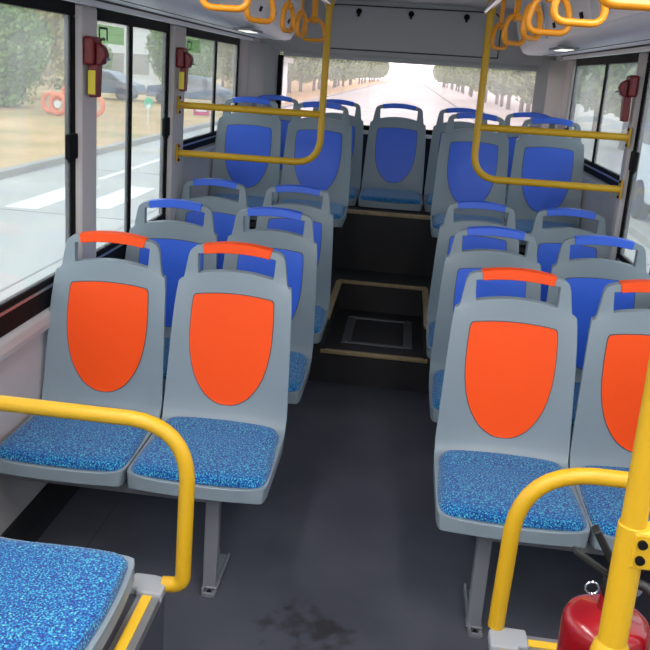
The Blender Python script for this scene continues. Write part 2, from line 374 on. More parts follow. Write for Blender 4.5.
# ceiling and the two long air ducts
bm = NB(); box(bm, -XW-0.06, XW+0.06, YF, YR+0.06, ZC, ZC+0.06); struct('ceiling', bm, 'ceil')
for s in (-1, 1):
    prof = [(1.25, 2.0), (1.19, 2.0), (1.18, 1.985), (1.15, 1.985), (1.145, 2.012), (1.05, 2.004), (0.90, 2.0), (0.86, 2.012), (0.835, 2.05), (0.80, 2.16), (0.775, 2.28), (0.765, 2.36), (1.25, 2.36)]
    bm = NB(); prism(bm, [(s*x, z) for x, z in prof], 'y', YF, 6.62)
    d = struct('trim_%d' % (31 if s < 0 else 32), bm, 'duct', smooth=True)
    # two thin shadow grooves along the underside
    bm = NB(); box(bm, min(s*1.135, s*1.128), max(s*1.135, s*1.128), YF, 6.6, 2.002, 2.0095); box(bm, min(s*1.0, s*0.996), max(s*1.0, s*0.996), YF, 6.6, 2.0, 2.0035); obj('groove', bm, 'gap', d)
    bm = NB(); box(bm, min(s*1.245, s*1.19), max(s*1.245, s*1.19), 6.62, 7.22, 1.985, 2.06); struct('trim_%d' % (33 if s < 0 else 34), bm, 'bulk')
# hatches on the sloping faces of the ducts
dirv = Vector((-0.035, 0, 0.11)).normalized()
def duct_hatch(s, y0, y1, label):
    r = empty('duct_hatch', label, 'hatch', (s*0.835, (y0+y1)/2, 2.05), group='white service hatches on the air ducts')
    L = (y1-y0)/2; ang = math.atan2(0.035, 0.11)
    bm = NB(); box(bm, -0.010, 0.001, -L, L, 0.01, 0.21); bmesh.ops.rotate(bm, verts=bm.verts, cent=(0, 0, 0), matrix=Matrix.Rotation(-ang, 3, 'Y'))
    if s < 0: pass
    else: pass
    if s < 0: bmesh.ops.scale(bm, vec=(-1, 1, 1), verts=bm.verts)
    obj('hatch_panel', bm, 'white', r, bevel=0.003)
    for yy in (-L*0.7, L*0.7):
        bm = NB(); box(bm, -0.016, -0.009, yy-0.03, yy+0.03, 0.055, 0.085); bmesh.ops.rotate(bm, verts=bm.verts, cent=(0, 0, 0), matrix=Matrix.Rotation(-ang, 3, 'Y'))
        if s < 0: bmesh.ops.scale(bm, vec=(-1, 1, 1), verts=bm.verts)
        obj('hatch_latch', bm, 'black', r, bevel=0.002)
for y0, y1, w_ in ((5.3, 6.2, 'nearest the rear window'), (4.0, 5.1, 'second from the rear window'), (2.7, 3.8, 'third from the rear window')):
    for s, sd in ((-1, 'left'), (1, 'right')):
        duct_hatch(s, y0, y1, 'white service hatch with black latches on the %s air duct, %s' % (sd, w_))
# small square ceiling lamps let into the duct undersides
def duct_lamp(x, y, label):
    r = empty('reading_lamp', label, 'lamp', (x, y, 2.0), group='small square lamps under the ducts')
    bm = NB(); box(bm, -0.055, 0.055, -0.17, 0.17, -0.010, 0.002); obj('lamp_housing', bm, 'capg', r, bevel=0.003)
    for ya in (-0.13, 0.03):
        bm = NB(); box(bm, -0.032, 0.032, ya, ya+0.10, -0.013, -0.008); obj('lamp_lens', bm, 'lamp', r)
for s, sd in ((-1, 'left'), (1, 'right')):
    duct_lamp(s*0.88, 5.0, 'small twin lamp under the %s duct near the rear' % sd)
# unseen ceiling lamps over the front, added as fill to brighten the interior
def add_fill_lamp(x, y0, y1, label, power):
    r = empty('fill_lamp', label, 'lamp', (x, (y0+y1)/2, ZC), group='added fill lamps along the ceiling')
    L = (y1-y0)/2
    bm = NB(); box(bm, -0.09, 0.09, -L, L, -0.03, 0); obj('lamp_housing', bm, 'white', r, bevel=0.004)
    bm = NB(); box(bm, -0.07, 0.07, -L+0.02, L-0.02, -0.034, -0.03); obj('lamp_diffuser', bm, 'lamp', r)
    ld = bpy.data.lights.new('fill_light', 'AREA'); ld.shape = 'RECTANGLE'; ld.size = 0.14; ld.size_y = 2*L-0.04; ld.energy = power; ld.color = (1.0, 0.97, 0.93)
    lo = bpy.data.objects.new('fill_light', ld); COL.objects.link(lo); lo.parent = r; lo.location = (0, 0, -0.036)
for x, sd in ((-0.62, 'left'), (0.62, 'right')):
    add_fill_lamp(x, -0.9, 0.3, 'added fill lamp on the ceiling over the entrance, %s side' % sd, FILL_POWER)
    add_fill_lamp(x, 0.6, 1.8, 'added fill lamp on the ceiling over the wheel boxes, %s side' % sd, FILL_POWER)

# front end (behind the photographer): dash wall and windscreen
bm = NB(); box(bm, -XW, XW, YF-0.06, YF, -0.06, 0.75); box(bm, -XW, XW, YF-0.06, YF, 2.2, ZC+0.06); struct('wall_front', bm, 'wall')
r = bpy.data.objects.new('window_11', None); COL.objects.link(r); r['kind'] = 'structure'
bm = NB(); box(bm, -XW, XW, YF-0.035, YF-0.03, 0.75, 2.2); obj('window_pane', bm, 'cglass', r)
bm = NB(); box(bm, -XW, -XW+0.04, YF-0.05, YF, 0.75, 2.2); box(bm, XW-0.04, XW, YF-0.05, YF, 0.75, 2.2); obj('window_frame', bm, 'black', r)

# ------------------------------------------------------------------ wheel boxes
for s, x, y1, lab in ((-1, -0.455, 1.94, 'dark wheel-arch box with yellow-striped metal edge under the sideways seat'), (1, 0.40, 1.92, 'dark wheel-arch box with metal edge carrying the red extinguisher')):
    r = empty('wheel_arch_box', lab, 'wheel box', (x, y1, 0))
    e = s*(XW-0.008) - x
    x0, x1 = sorted((0, e))
    bm = NB(); box(bm, x0, x1, -1.75, 0, 0, 0.45); obj('box_body', bm, 'floor', r)
    t = -s   # aisle direction
    lx = lambda a, b_: (min(t*a, t*b_), max(t*a, t*b_))
    # angle profile along the aisle edge and along the rear edge, with the yellow insert
    bm = NB(); a, b_ = lx(-0.055, 0.004); box(bm, a, b_, -1.75, -0.055, 0.45, 0.458); a, b_ = lx(0, 0.006); box(bm, a, b_, -1.75, -0.05, 0.43, 0.458)
    y0 = lx(-0.055, -(abs(e)-0.01)); box(bm, y0[0], y0[1], -0.055, 0.004, 0.45, 0.458); box(bm, y0[0], y0[1], 0, 0.006, 0.43, 0.458)
    es = obj('edge_strip', bm, 'alu', r, bevel=0.002)
    bm = NB(); a, b_ = lx(-0.040, -0.014); box(bm, a, b_, -1.75, -0.055, 0.4585, 0.461); y0 = lx(-0.055, -(abs(e)-0.01)); box(bm, y0[0], y0[1], -0.040, -0.014, 0.4585, 0.461)
    obj('yellow_insert', bm, 'ystrip', es)
    bm = NB(); a, b_ = lx(-0.075, 0.014)
    P = [(t*-0.085, 0.012), (t*-0.03, 0.013), (t*0.0, 0.008), (t*0.009, -0.008), (t*0.010, -0.07), (t*-0.058, -0.07), (t*-0.062, -0.056), (t*-0.085, -0.056)]
    prism(bm, P, 'z', 0.440, 0.470); obj('corner_cap', bm, 'capg', r, bevel=0.006, seg=3)

# ------------------------------------------------------------------ seats
def back_y(z): return (z-0.45)*0.151
ROWS = []   # (zc, drop, w, hh, y, kind, thick, nrm(y,z))
import math as _m
for zc, dr, w_, hole in [(1.151, .022, .162, 0), (1.140, .024, .179, 0), (1.119, .023, .186, 1), (1.098, .022, .189, 1), (1.072, .028, .194, 1), (1.050, .034, .198, 2), (1.030, .020, .202, 0), (1.012, .008, .206, 0), (1.008, .006, .2165, 0), (.96, 0, .221, 0), (.90, 0, .225, 0), (.82, 0, .229, 0), (.74, 0, .232, 0), (.66, 0, .235, 0), (.60, 0, .237, 0), (.56, 0, .239, 0)]:
    ROWS.append((zc, dr, w_, hole, back_y(zc), 0.030, (1, 0.12)))
ROWS += [(.525, 0, .240, 0, .006, .030, (.92, -.4)), (.496, 0, .239, 0, -.008, .032, (.75, -.66)), (.476, 0, .2395, 0, -.03, .036, (.45, -.9)), (.465, 0, .240, 0, -.06, .042, (.15, -1)),
         (.460, 0, .2405, 0, -.12, .043, (0, -1)), (.458, 0, .2405, 0, -.2, .042, (0, -1)), (.457, 0, .2405, 0, -.28, .041, (0, -1)), (.457, 0, .2405, 0, -.36, .040, (0, -1)),
         (.457, 0, .2405, 0, -.415, .040, (0, -1)), (.457, 0, .237, 0, -.442, .040, (0, -1)), (.457, 0, .231, 0, -.459, .040, (0, -1)), (.457, 0, .212, 0, -.467, .040, (0, -1))]
def shell_point(i, u):
    """u: -1..1 over the half-width of the row; front surface"""
    zc, dr, w_, hole, y, th, n = ROWS[i]
    x = u*w_
    z = zc - dr*u*u
    yy = y
    if i < 16:      # back: side wings come forward
        k_ = 0.018*min(1, max(0, (1.02-zc)/0.15))
        yy = y - k_*abs(u)**3
    if 16 <= i < 20: yy = y - 0.016*abs(u)**3*(20-i)/4
    if i >= 19: z = z + 0.010*abs(u)**6
    if i >= 24: yy -= 0.012*(1-u*u)
    return Vector((x, yy, z))
def make_shell():
    bm = NB()
    arm, mid = 3, 10; NC = arm*2+mid
    F, Bk = [], []
    for i, (zc, dr, w_, hole, y, th, n) in enumerate(ROWS):
        hh = (.150, .149, .148, .147, .146, .144)[i] if i < 6 else .144*min(1, w_/.2)
        if i == 0: hh = .125
        if i == 1: hh = .14
        us = [-(w_-(w_-hh)*k_/arm)/w_ for k_ in range(arm)] + [(-hh+2*hh*k_/mid)/w_ for k_ in range(mid+1)] + [(hh+(w_-hh)*(k_+1)/arm)/w_ for k_ in range(arm)]
        N_ = Vector((0, n[0], n[1])).normalized()
        fr = [shell_point(i, u) for u in us]
        F.append([bm.verts.new(p) for p in fr])
        bk = []
        for u, p in zip(us, fr):
            p2 = p + N_*th
            if i >= 20: p2.z = 0.410
            elif i >= 19: p2.z = 0.412
            p2.x *= 0.985
            bk.append(bm.verts.new(p2))
        Bk.append(bk)
    cells = set()
    for i in range(len(ROWS)-1):
        for j in range(NC):
            if 2 <= i < 5 and arm <= j < arm+mid: continue
            cells.add((i, j))
    for (i, j) in cells:
        bm.faces.new((F[i][j], F[i+1][j], F[i+1][j+1], F[i][j+1])); bm.faces.new((Bk[i][j], Bk[i][j+1], Bk[i+1][j+1], Bk[i+1][j]))
        for (di, dj, a, b_) in ((-1, 0, (i, j), (i, j+1)), (1, 0, (i+1, j), (i+1, j+1)), (0, -1, (i, j), (i+1, j)), (0, 1, (i, j+1), (i+1, j+1))):
            if (i+di, j+dj) not in cells:
                bm.faces.new((F[a[0]][a[1]], F[b_[0]][b_[1]], Bk[b_[0]][b_[1]], Bk[a[0]][a[1]]))
    return bm
def front_y(x, z):
    """front surface of the back at x,z"""
    for i in range(6, 17):
        a, b_ = ROWS[i], ROWS[i+1]
        if a[0] >= z >= b_[0]:
            t = (a[0]-z)/(a[0]-b_[0]); ya = shell_point(i, x/a[2]).y; yb = shell_point(i+1, x/b_[2]).y
            return ya+(yb-ya)*t
    return back_y(z)
SH = [(.957, .136), (.954, .147), (.942, .1530), (.90, .1560), (.855, .1575), (.80, .1570), (.75, .1530), (.70, .1440), (.66, .132), (.63, .118), (.60, .099), (.58, .082), (.566, .064), (.556, .046), (.550, .029), (.5475, .012)]
def shield(grow, lift, thick):
    bm = NB(); n = 8; A, B = [], []
    for (z, w_) in SH:
        z2 = 0.76+(z-0.76)*(1+grow/0.2); w2 = w_+grow
        ra, rb = [], []
        for k_ in range(-n, n+1):
            x = w2*k_/n; zz = z2 + (0.010*(1-(k_/n)**2) if z > 0.93 else 0.010*(1-(k_/n)**2)*max(0, (z-0.80)/0.13))
            y = front_y(x, zz)
            ra.append(bm.verts.new((x, y-lift, zz))); rb.append(bm.verts.new((x, y-lift+thick, zz)))
        A.append(ra); B.append(rb)
    R_ = len(SH)
    for i in range(R_-1):
        for k_ in range(2*n):
            bm.faces.new((A[i][k_], A[i+1][k_], A[i+1][k_+1], A[i][k_+1])); bm.faces.new((B[i][k_], B[i][k_+1], B[i+1][k_+1], B[i+1][k_]))
        bm.faces.new((A[i][0], B[i][0], B[i+1][0], A[i+1][0])); bm.faces.new((A[i][-1], A[i+1][-1], B[i+1][-1], B[i][-1]))
    for k_ in range(2*n):
        bm.faces.new((A[0][k_], A[0][k_+1], B[0][k_+1], B[0][k_])); bm.faces.new((A[-1][k_], B[-1][k_], B[-1][k_+1], A[-1][k_+1]))
    return bm
def handle_bm():
    bm = NB(); n = 12; rings = []
    for k_ in range(n+1):
        x = -0.128 + 0.256*k_/n
        za, zb = 1.151-0.022*(x/.162)**2+0.003, 1.119-0.023*(x/.186)**2-0.002
        sl = 0.004*(k_ == 0) - 0.004*(k_ == n)
        ya, yb = back_y(za), back_y(zb)
        rings.append([bm.verts.new(p) for p in ((x-sl, ya-0.0035, za), (x+sl, yb-0.0035, zb), (x+sl, yb+0.034, zb+0.003), (x-sl, ya+0.034, za+0.003))])
    for A, B in zip(rings, rings[1:]):
        for q in range(4): bm.faces.new((A[q], A[(q+1) % 4], B[(q+1) % 4], B[q]))
    bm.faces.new(rings[0]); bm.faces.new(rings[-1])
    return bm
def cushion_bm():
    bm = NB(); n = 14
    rows = [(-.036, .197, 0), (-.043, .212, .5), (-.056, .220, .8), (-.085, .224, 1), (-.14, .224, 1), (-.20, .228, 1), (-.26, .2315, 1), (-.32, .234, 1), (-.37, .2345, 1), (-.41, .232, .95), (-.434, .225, .8), (-.448, .213, .5), (-.455, .192, 0)]
    top, bot = [], []
    def base(y):
        pts = [(-.463, .459), (-.12, .461), (-.06, .467), (-.03, .478), (-.008, .497)]
        for (a, za), (b_, zb) in zip(pts, pts[1:]):
            if y <= b_: return za+(zb-za)*(y-a)/(b_-a)
        return .5
    for (y, w_, e) in rows:
        t, b_ = [], []
        for k_ in range(-n, n+1):
            u = k_/n; x = w_*u
            yy = y + (0.022*(1-u*u) if y > -0.065 else (-0.012*(1-u*u) if y < -.40 else 0))
            edge = max(0, 1-abs(u)**10)
            h = 0.006 + 0.028*(edge**0.5)*math.sqrt(e)
            t.append(bm.verts.new((x, yy, base(y)+h))); b_.append(bm.verts.new((x, yy, base(y)+0.001)))
        top.append(t); bot.append(b_)
    for i in range(len(rows)-1):
        for k_ in range(2*n):
            bm.faces.new((top[i][k_], top[i+1][k_], top[i+1][k_+1], top[i][k_+1])); bm.faces.new((bot[i][k_], bot[i][k_+1], bot[i+1][k_+1], bot[i+1][k_]))
        bm.faces.new((top[i][0], bot[i][0], bot[i+1][0], top[i+1][0])); bm.faces.new((top[i][-1], top[i+1][-1], bot[i+1][-1], bot[i][-1]))
    for k_ in range(2*n):
        bm.faces.new((top[0][k_], top[0][k_+1], bot[0][k_+1], bot[0][k_])); bm.faces.new((top[-1][k_], bot[-1][k_], bot[-1][k_+1], top[-1][k_+1]))
    return bm
def make_seat(colour, label, loc):
    t = empty('bus_seat', label, 'seat', loc)
    obj('seat_shell', make_shell(), 'shell', t, smooth=True, bevel=0.005, seg=2, angle=45)
    sm = obj('back_panel', shield(0, 0.0035, 0.007), colour, t, smooth=True)
    sm['label'] = colour + ' panel on the front of the backrest'
    obj('panel_seam', shield(0.0028, 0.0012, 0.006), 'seam', sm, smooth=True)
    h = obj('grab_handle', handle_bm(), colour, t, smooth=True, bevel=0.003)
    h['label'] = colour + ' grab handle on top of the backrest'
    obj('seat_cushion', cushion_bm(), 'fabric', t, smooth=True)
    for s in (-1, 1):
        for ya in (-0.36, -0.14):
            bm = NB(); box(bm, s*0.222-0.005, s*0.222+0.005, ya, ya+0.04, 0.390, 0.411); obj('fixing_lug', bm, 'legm', t)
    return t
XS = {'lw': -1.00, 'la': -0.515, 'ra': 0.518, 'rw': 1.00}
seat_o = make_seat('orange', 'orange-panelled grey seat by the left windows, front row', (XS['lw'], 2.96, 0))
gp = 'seats with orange panels in the front row'; seat_o['group'] = gp
dup(seat_o, (XS['la'], 2.96, 0), 0, 'orange-panelled grey seat beside the aisle, on the left', group=gp)
dup(seat_o, (XS['ra'], 2.94, 0), 0, 'orange-panelled grey seat beside the aisle, on the right', group=gp)
dup(seat_o, (XS['rw'], 2.94, 0), 0, 'orange-panelled grey seat by the right windows, partly behind the yellow pole', group=gp)
seat_b = make_seat('blue', 'blue-panelled grey seat by the left windows right behind the orange one', (XS['lw'], 3.85, 0))
gb = 'seats with blue panels'; seat_b['group'] = gb
L = [('la', 3.85, 0, 'blue-panelled aisle seat right behind the orange one, on the left'),
     ('lw', 4.71, 0, 'blue-panelled left window seat of the third row'), ('la', 4.71, 0, 'blue-panelled left aisle seat of the third row, just before the step'),
     ('ra', 3.82, 0, 'blue-panelled aisle seat right behind the orange one, on the right'), ('rw', 3.82, 0, 'blue-panelled seat by the right windows right behind the orange one'),
     ('ra', 4.65, 0, 'blue-panelled right aisle seat of the third row, just before the step'), ('rw', 4.65, 0, 'blue-panelled right window seat of the third row'),
     ('lw', 5.757, .44, 'blue-panelled left window seat on the raised floor, behind the yellow bars'), ('la', 5.757, .44, 'blue-panelled left aisle seat on the raised floor, behind the yellow pole'),
     ('ra', 5.69, .44, 'blue-panelled right aisle seat on the raised floor'), ('rw', 5.69, .44, 'blue-panelled right window seat on the raised floor, behind the yellow bars'),
     (-.985, 6.736, .433, 'blue-panelled seat at the left end of the last row'), (-.49, 6.736, .433, 'blue-panelled seat second from the left in the last row'),
     (-.003, 6.736, .433, 'blue-panelled seat in the middle of the last row, facing the aisle'), (.49, 6.736, .433, 'blue-panelled seat second from the right in the last row'),
     (1.0, 6.736, .433, 'blue-panelled seat at the right end of the last row')]
for x, y, z, lb in L:
    dup(seat_b, (XS.get(x, x), y, z), 0, lb, group=gb)
# the sideways seat on the left wheel box
t = dup(seat_b, (-0.975, 1.63, 0.105), math.pi/2, 'blue cushioned sideways seat mounted on the left wheel-arch box', group=None)
if 'group' in t: del t['group']
bm = NB(); box(bm, -0.9, -0.55, 1.50, 1.76, 0.4605, 0.4985); bx_ = obj('seat_plinth', bm, 'legm', bevel=0.004)
tag(bx_, 'grey metal plinth between the sideways seat and the left wheel box', 'seat base')

# pedestal frames under every pair of seats
def frame(s, xa, y, z, zt, label):
    r = empty('seat_support_frame', label, 'seat frame', (s*0.46-0.010, y, z), group='seat frames')
    out = s*(XW-0.46-0.005)+0.010
    H = zt - z
    for ya in (-0.13, -0.385):
        bm = NB(); box(bm, min(-s*0.03, out), max(-s*0.03, out), ya, ya+0.04, H-0.062, H-0.022); obj('cross_beam', bm, 'legm', r, bevel=0.003)
    bm = NB(); box(bm, -0.024, 0.024, -0.375, -0.335, 0.012, H-0.062)
    box(bm, -0.026, 0.030, -0.38, -0.33, 0.012, 0.02); obj('leg', bm, 'legm', r, bevel=0.004)
    bm = NB(); box(bm, -0.020, -0.012, -0.41, -0.14, 0.0, 0.030); box(bm, -0.012, 0.024, -0.41, -0.14, 0.0, 0.006); box(bm, 0.02, 0.028, -0.41, -0.14, 0.0, 0.014)
    box(bm, -0.012, 0.02, -0.414, -0.406, 0.0, 0.018)
    ft = obj('foot_rail', bm, 'legm', r, bevel=0.002)
    bm = NB(); lathe(bm, [(0.009, 0), (0.009, 0.008), (0.005, 0.011)], (0.004, -0.393, 0.006), 6); obj('bolt', bm, 'black', ft)
    return r
rn = ['front row', 'second row', 'third row', 'fourth row']
for s, sd, ys in ((-1, 'left', (2.96, 3.85, 4.71, 5.757)), (1, 'right', (2.94, 3.82, 4.65, 5.69))):
    for i_, y in enumerate(ys):
        frame(s, 0.515, y, 0.0 if i_ < 3 else 0.4, 0.410 if i_ < 3 else 0.85, 'grey metal pedestal frame under the %s pair of seats in the %s' % (sd, rn[i_]))

# ------------------------------------------------------------------ yellow rails
R_ = 0.019
def flange(bm, c, d, r=0.032, t=0.01):
    c = Vector(c); d = Vector(d).normalized()
    bmesh.ops.create_cone(bm, cap_ends=True, segments=20, radius1=r, radius2=r*0.9, depth=t, matrix=Matrix.Translation(c) @ d.to_track_quat('Z', 'Y').to_matrix().to_4x4())
def stanchion(s, y, xp, zu, zl, label):
    r = empty('grab_rail', label, 'hand rail', (xp, y, zl))
    xe = s*1.217
    P = fillet([(xe-xp, 0, 0), (0, 0, 0), (0, 0, ZC-zl-0.005)], 0.13, 8)
    bm = NB(); tube(bm, P, R_); obj('rail_tube', bm, 'yellow', r, smooth=True)
    bm = NB(); tube(bm, [(xe-xp, 0, zu-zl), (-s*-0.012, 0, zu-zl)], R_); obj('upper_bar', bm, 'yellow', r, smooth=True)
    for z_ in (0, zu-zl):
        bm = NB(); box(bm, min(xe-xp, xe-xp-s*0.010), max(xe-xp, xe-xp-s*0.010), -0.022, 0.022, z_-0.05, z_+0.05)
        w_ = obj('wall_bracket', bm, 'yellow', r, bevel=0.004)
        for q in (-0.04, 0.04):
            bm = NB(); flange(bm, (xe-xp-s*0.012, 0, z_+q), (1, 0, 0), 0.008, 0.008); obj('bolt', bm, 'black', w_)
    bm = NB(); tube(bm, [(0, 0, 2.128-zl), (0, 0, 2.180-zl)], 0.025); obj('pole_clamp', bm, 'yellow', r, smooth=True)
stanchion(-1, 4.76, -0.40, 1.564, 1.296, 'yellow pole bending into two bars at the left window pillar')
stanchion(1, 4.66, 0.44, 1.562, 1.292, 'yellow pole bending into two bars at the right window pillar')
# low guard rails behind the wheel boxes
r = empty('guard_rail', 'yellow bent guard rail rising from the left wheel box corner', 'hand rail', (-0.45, 1.93, 0.45))
P = fillet([(-0.792, 0, 0.474), (0.050, 0, 0.472), (0.046, 0.0, 0.014), (-0.008, 0, 0.010)], 0.15, 8)
bm = NB(); tube(bm, [p for p in P], 0.0205); obj('rail_tube', bm, 'yellow', r, smooth=True)
bm = NB(); flange(bm, (-0.79, 0, 0.474), (1, 0, 0)); obj('wall_flange', bm, 'yellow', r)
r = empty('guard_rail', 'yellow bent guard rail rising from the right wheel box corner', 'hand rail', (0.40, 1.93, 0.45))
P = fillet([(0.845, 0, 0.459), (0.02, 0, 0.459), (0.010, 0.0, 0.02)], 0.17, 8)
bm = NB(); tube(bm, [p for p in P], 0.0205); obj('rail_tube', bm, 'yellow', r, smooth=True)
bm = NB(); flange(bm, (0.843, 0, 0.459), (1, 0, 0)); obj('wall_flange', bm, 'yellow', r)
# near pole with sleeve joint and horizontal arm
r = empty('yellow_pole', 'thick yellow pole in the near right corner with a bolted sleeve joint', 'pole', (0.475, 1.25, 0.462))
bm = NB(); tube(bm, [(0, 0, 0), (0, 0, ZC-0.467)], 0.0195); obj('pole_tube', bm, 'yellow', r, smooth=True)
bm = NB(); tube(bm, [(0, 0, 0.43), (0, 0, 0.690)], 0.0228); obj('sleeve', bm, 'yellow', r, smooth=True, bevel=0.002)
bm = NB(); lathe(bm, [(0.021, 0.482), (0.027, 0.472), (0.031, 0.455), (0.031, 0.39), (0.026, 0.37)], (0, 0, 0), 20); obj('lower_collar', bm, 'yellow', r, smooth=True)
bm = NB(); box(bm, -0.004, 0.10, -0.025, 0.022, 0.625, 0.688); a = obj('arm_bracket', bm, 'yellow', r, bevel=0.005)
bm = NB(); tube(bm, [(0.06, 0, 0.657), (0.72, 0, 0.657)], 0.019); obj('side_arm', bm, 'yellow', r, smooth=True)
for z_ in (0.643, 0.670):
    bm = NB(); flange(bm, (0.010, -0.026, z_), (0, 1, 0), 0.0075, 0.008); obj('bolt', bm, 'black', a)
bm = NB(); flange(bm, (0, 0, 0.004), (0, 0, 1), 0.035, 0.008); obj('foot_flange', bm, 'yellow', r)

# overhead steel rails and the yellow hanging straps
for s, x, sd, y1 in ((-1, -0.40, 'left', 4.76), (1, 0.415, 'right', 4.66)):
    r = empty('overhead_rail', 'steel rail under the ceiling carrying the %s row of yellow straps' % sd, 'hand rail', (x, 0, 2.15))
    bm = NB(); tube(bm, [(0, -1.6, 0), (0, y1-0.028, 0)], 0.016); obj('rail_tube', bm, 'steel', r, smooth=True)
    for yy in (-1.2, 0.8, 2.9):
        bm = NB(); tube(bm, [(0, yy, 0.0), (0, yy, 0.205)], 0.011); obj('hanger', bm, 'steel', r, smooth=True)
def make_strap(label, loc, rz):
    t = empty('hanging_strap', label, 'strap handle', loc, rz, 'yellow strap handles')
    # origin: centre line of the rail; ring bottom 0.23 below
    P = []
    for (x, z) in rrect(-0.064, 0.064, -0.216, -0.125, 0.035, 5):
        k_ = 1 - 0.35*((z+0.216)/0.09)
        P.append((x*k_, 0, z))
    bm = NB(); tube(bm, P, 0.009, 10, closed=True, flat=(0.0085, 0.0095)); obj('grip_ring', bm, 'strap', t, smooth=True)
    bm = NB(); box(bm, -0.014, 0.014, -0.003, 0.003, -0.135, -0.016)
    n = 12
    ring = [(0.0185*math.cos(2*math.pi*q/n), 0.0185*math.sin(2*math.pi*q/n)) for q in range(n)]
    obj('strap_band', bm, 'strap', t, bevel=0.001)
    bm = NB(); tube(bm, [(-0.014, 0, -0.128), (0.014, 0, -0.128)], 0.0145, 12); obj('ring_clasp', bm, 'strap', t, smooth=True, bevel=0.002)
    return t
def loop_child(t, rz):
    # the loop round the rail keeps the rail's direction whatever way the ring has turned
    bm = NB(); tube(bm, [(0, -0.016, 0), (0, 0.016, 0)], 0.0195, 14); bmesh.ops.rotate(bm, verts=bm.verts, cent=(0, 0, 0), matrix=Matrix.Rotation(-rz, 3, 'Z'))
    obj('rail_loop', bm, 'strap', t, smooth=True)
first = None
SL = [(-0.40, 2.15, 8), (-0.40, 2.65, 55), (-0.40, 3.24, 78), (-0.40, 3.63, 80), (-0.40, 4.09, 30), (0.412, 1.50, 5), (0.412, 1.98, 12), (0.412, 2.40, 14), (0.412, 2.74, 58), (0.412, 3.19, 45), (0.412, 3.73, 55)]
NM = ['nearest of its row', 'second of its row', 'third of its row', 'fourth of its row', 'last of its row by the pole', 'nearest of its row', 'second of its row', 'third of its row', 'fourth of its row', 'fifth of its row', 'last of its row by the pole']
for i_, (x, y, a) in enumerate(SL):
    lb = 'yellow strap handle on the %s overhead rail, %s' % ('left' if x < 0 else 'right', NM[i_])
    rz = math.radians(a)
    if first is None:
        t = first = make_strap(lb, (x, y, 2.15), rz)
        t2 = t
    else:
        t2 = dup(first, (x, y, 2.15), rz, lb, group='yellow strap handles')
    straps = globals().setdefault('straps', []); straps.append((t2, rz))
for t2, rz in straps: loop_child(t2, rz)

# emergency hammers
def hammer(s, y, label, sticker=True):
    r = empty('emergency_hammer', label, 'hammer', (s*1.218, y, 1.64), group=None)
    k_ = -s
    def bx(a, b_, y0, y1, z0, z1, m_, nm, bev=0.004, par=None):
        bm = NB(); x0, x1 = sorted((k_*a, k_*b_)); box(bm, x0, x1, y0, y1, z0, z1); return obj(nm, bm, m_, par or r, bevel=bev)
    bx(0, 0.045, -0.055, 0.055, 0.125, 0.235, 'red', 'holder', 0.012)
    bm = NB(); prism(bm, [(k_*0.045, 0.215), (k_*0.075, 0.195), (k_*0.085, 0.165), (k_*0.07, 0.13), (k_*0.045, 0.125)], 'y', -0.028, 0.028); obj('hammer_head', bm, 'red', r, bevel=0.005)
    bm = NB(); prism(bm, [(k_*0.018, 0.0), (k_*0.05, 0.0), (k_*0.056, 0.13), (k_*0.02, 0.13)], 'y', -0.03, 0.03); g = obj('hammer_grip', bm, 'red', r, bevel=0.006)
    if sticker: bx(0.016, 0.046, -0.0325, -0.0295, 0.012, 0.105, 'label', 'yellow_label', 0.0, g)
    bm = NB(); bmesh.ops.create_cone(bm, cap_ends=True, segments=10, radius1=0.007, radius2=0.001, depth=0.02, matrix=Matrix.Translation((k_*0.092, 0, 0.15)) @ Matrix.Rotation(math.pi/2*k_, 4, 'Y')); obj('hammer_tip', bm, 'steel', r)
hammer(-1, 3.37, 'red emergency hammer with yellow label on the nearer left pillar')
hammer(-1, 4.74, 'red emergency hammer with yellow label on the left pillar above the yellow bars')
hammer(1, 4.70, 'red emergency hammer on the right window pillar above the yellow bars', False)

# fire extinguisher
r = empty('fire_extinguisher', 'red fire extinguisher with black hose standing on the right wheel box behind the pole', 'extinguisher', (0.527, 1.46, 0.452))
bm = NB(); lathe(bm, [(0.060, 0), (0.074, 0.012), (0.078, 0.03), (0.080, 0.36), (0.079, 0.380), (0.073, 0.393), (0.058, 0.400), (0.036, 0.405), (0.022, 0.412), (0.020, 0.44)], (0, 0, 0), 32); obj('cylinder_body', bm, 'redp', r, smooth=True)
bm = NB(); lathe(bm, [(0.017, 0.438), (0.019, 0.45), (0.019, 0.475), (0.013, 0.485), (0.013, 0.50)], (0, 0, 0), 16); obj('valve', bm, 'hose', r, smooth=True)
bm = NB(); box(bm, -0.095, 0.02, -0.014, 0.014, 0.486, 0.500, rot=Matrix.Rotation(math.radians(58), 3, 'Y'), piv=Vector((0, 0, 0.49))); obj('upper_lever', bm, 'hose', r, bevel=0.003)
bm = NB(); box(bm, -0.095, 0.01, -0.011, 0.011, 0.470, 0.478, rot=Matrix.Rotation(math.radians(32), 3, 'Y'), piv=Vector((0, 0, 0.474))); obj('carry_handle', bm, 'hose', r, bevel=0.003)
bm = NB(); tube(bm, [(-0.042+0.012*math.cos(q*math.pi/8), -0.02, 0.462+0.012*math.sin(q*math.pi/8)) for q in range(16)], 0.0022, 6, closed=True); obj('safety_pin_ring', bm, 'chrome', r, smooth=True)
bm = NB(); bmesh.ops.create_cone(bm, cap_ends=True, segments=20, radius1=0.018, radius2=0.018, depth=0.016, matrix=Matrix.Translation((0.03, -0.012, 0.47)) @ Matrix.Rotation(math.pi/2, 4, 'X')); obj('pressure_gauge', bm, 'chrome', r, bevel=0.002)
P = fillet([(0.012, 0, 0.472), (0.055, -0.035, 0.49), (0.085, -0.055, 0.40), (0.088, -0.06, 0.10)], 0.05, 6)
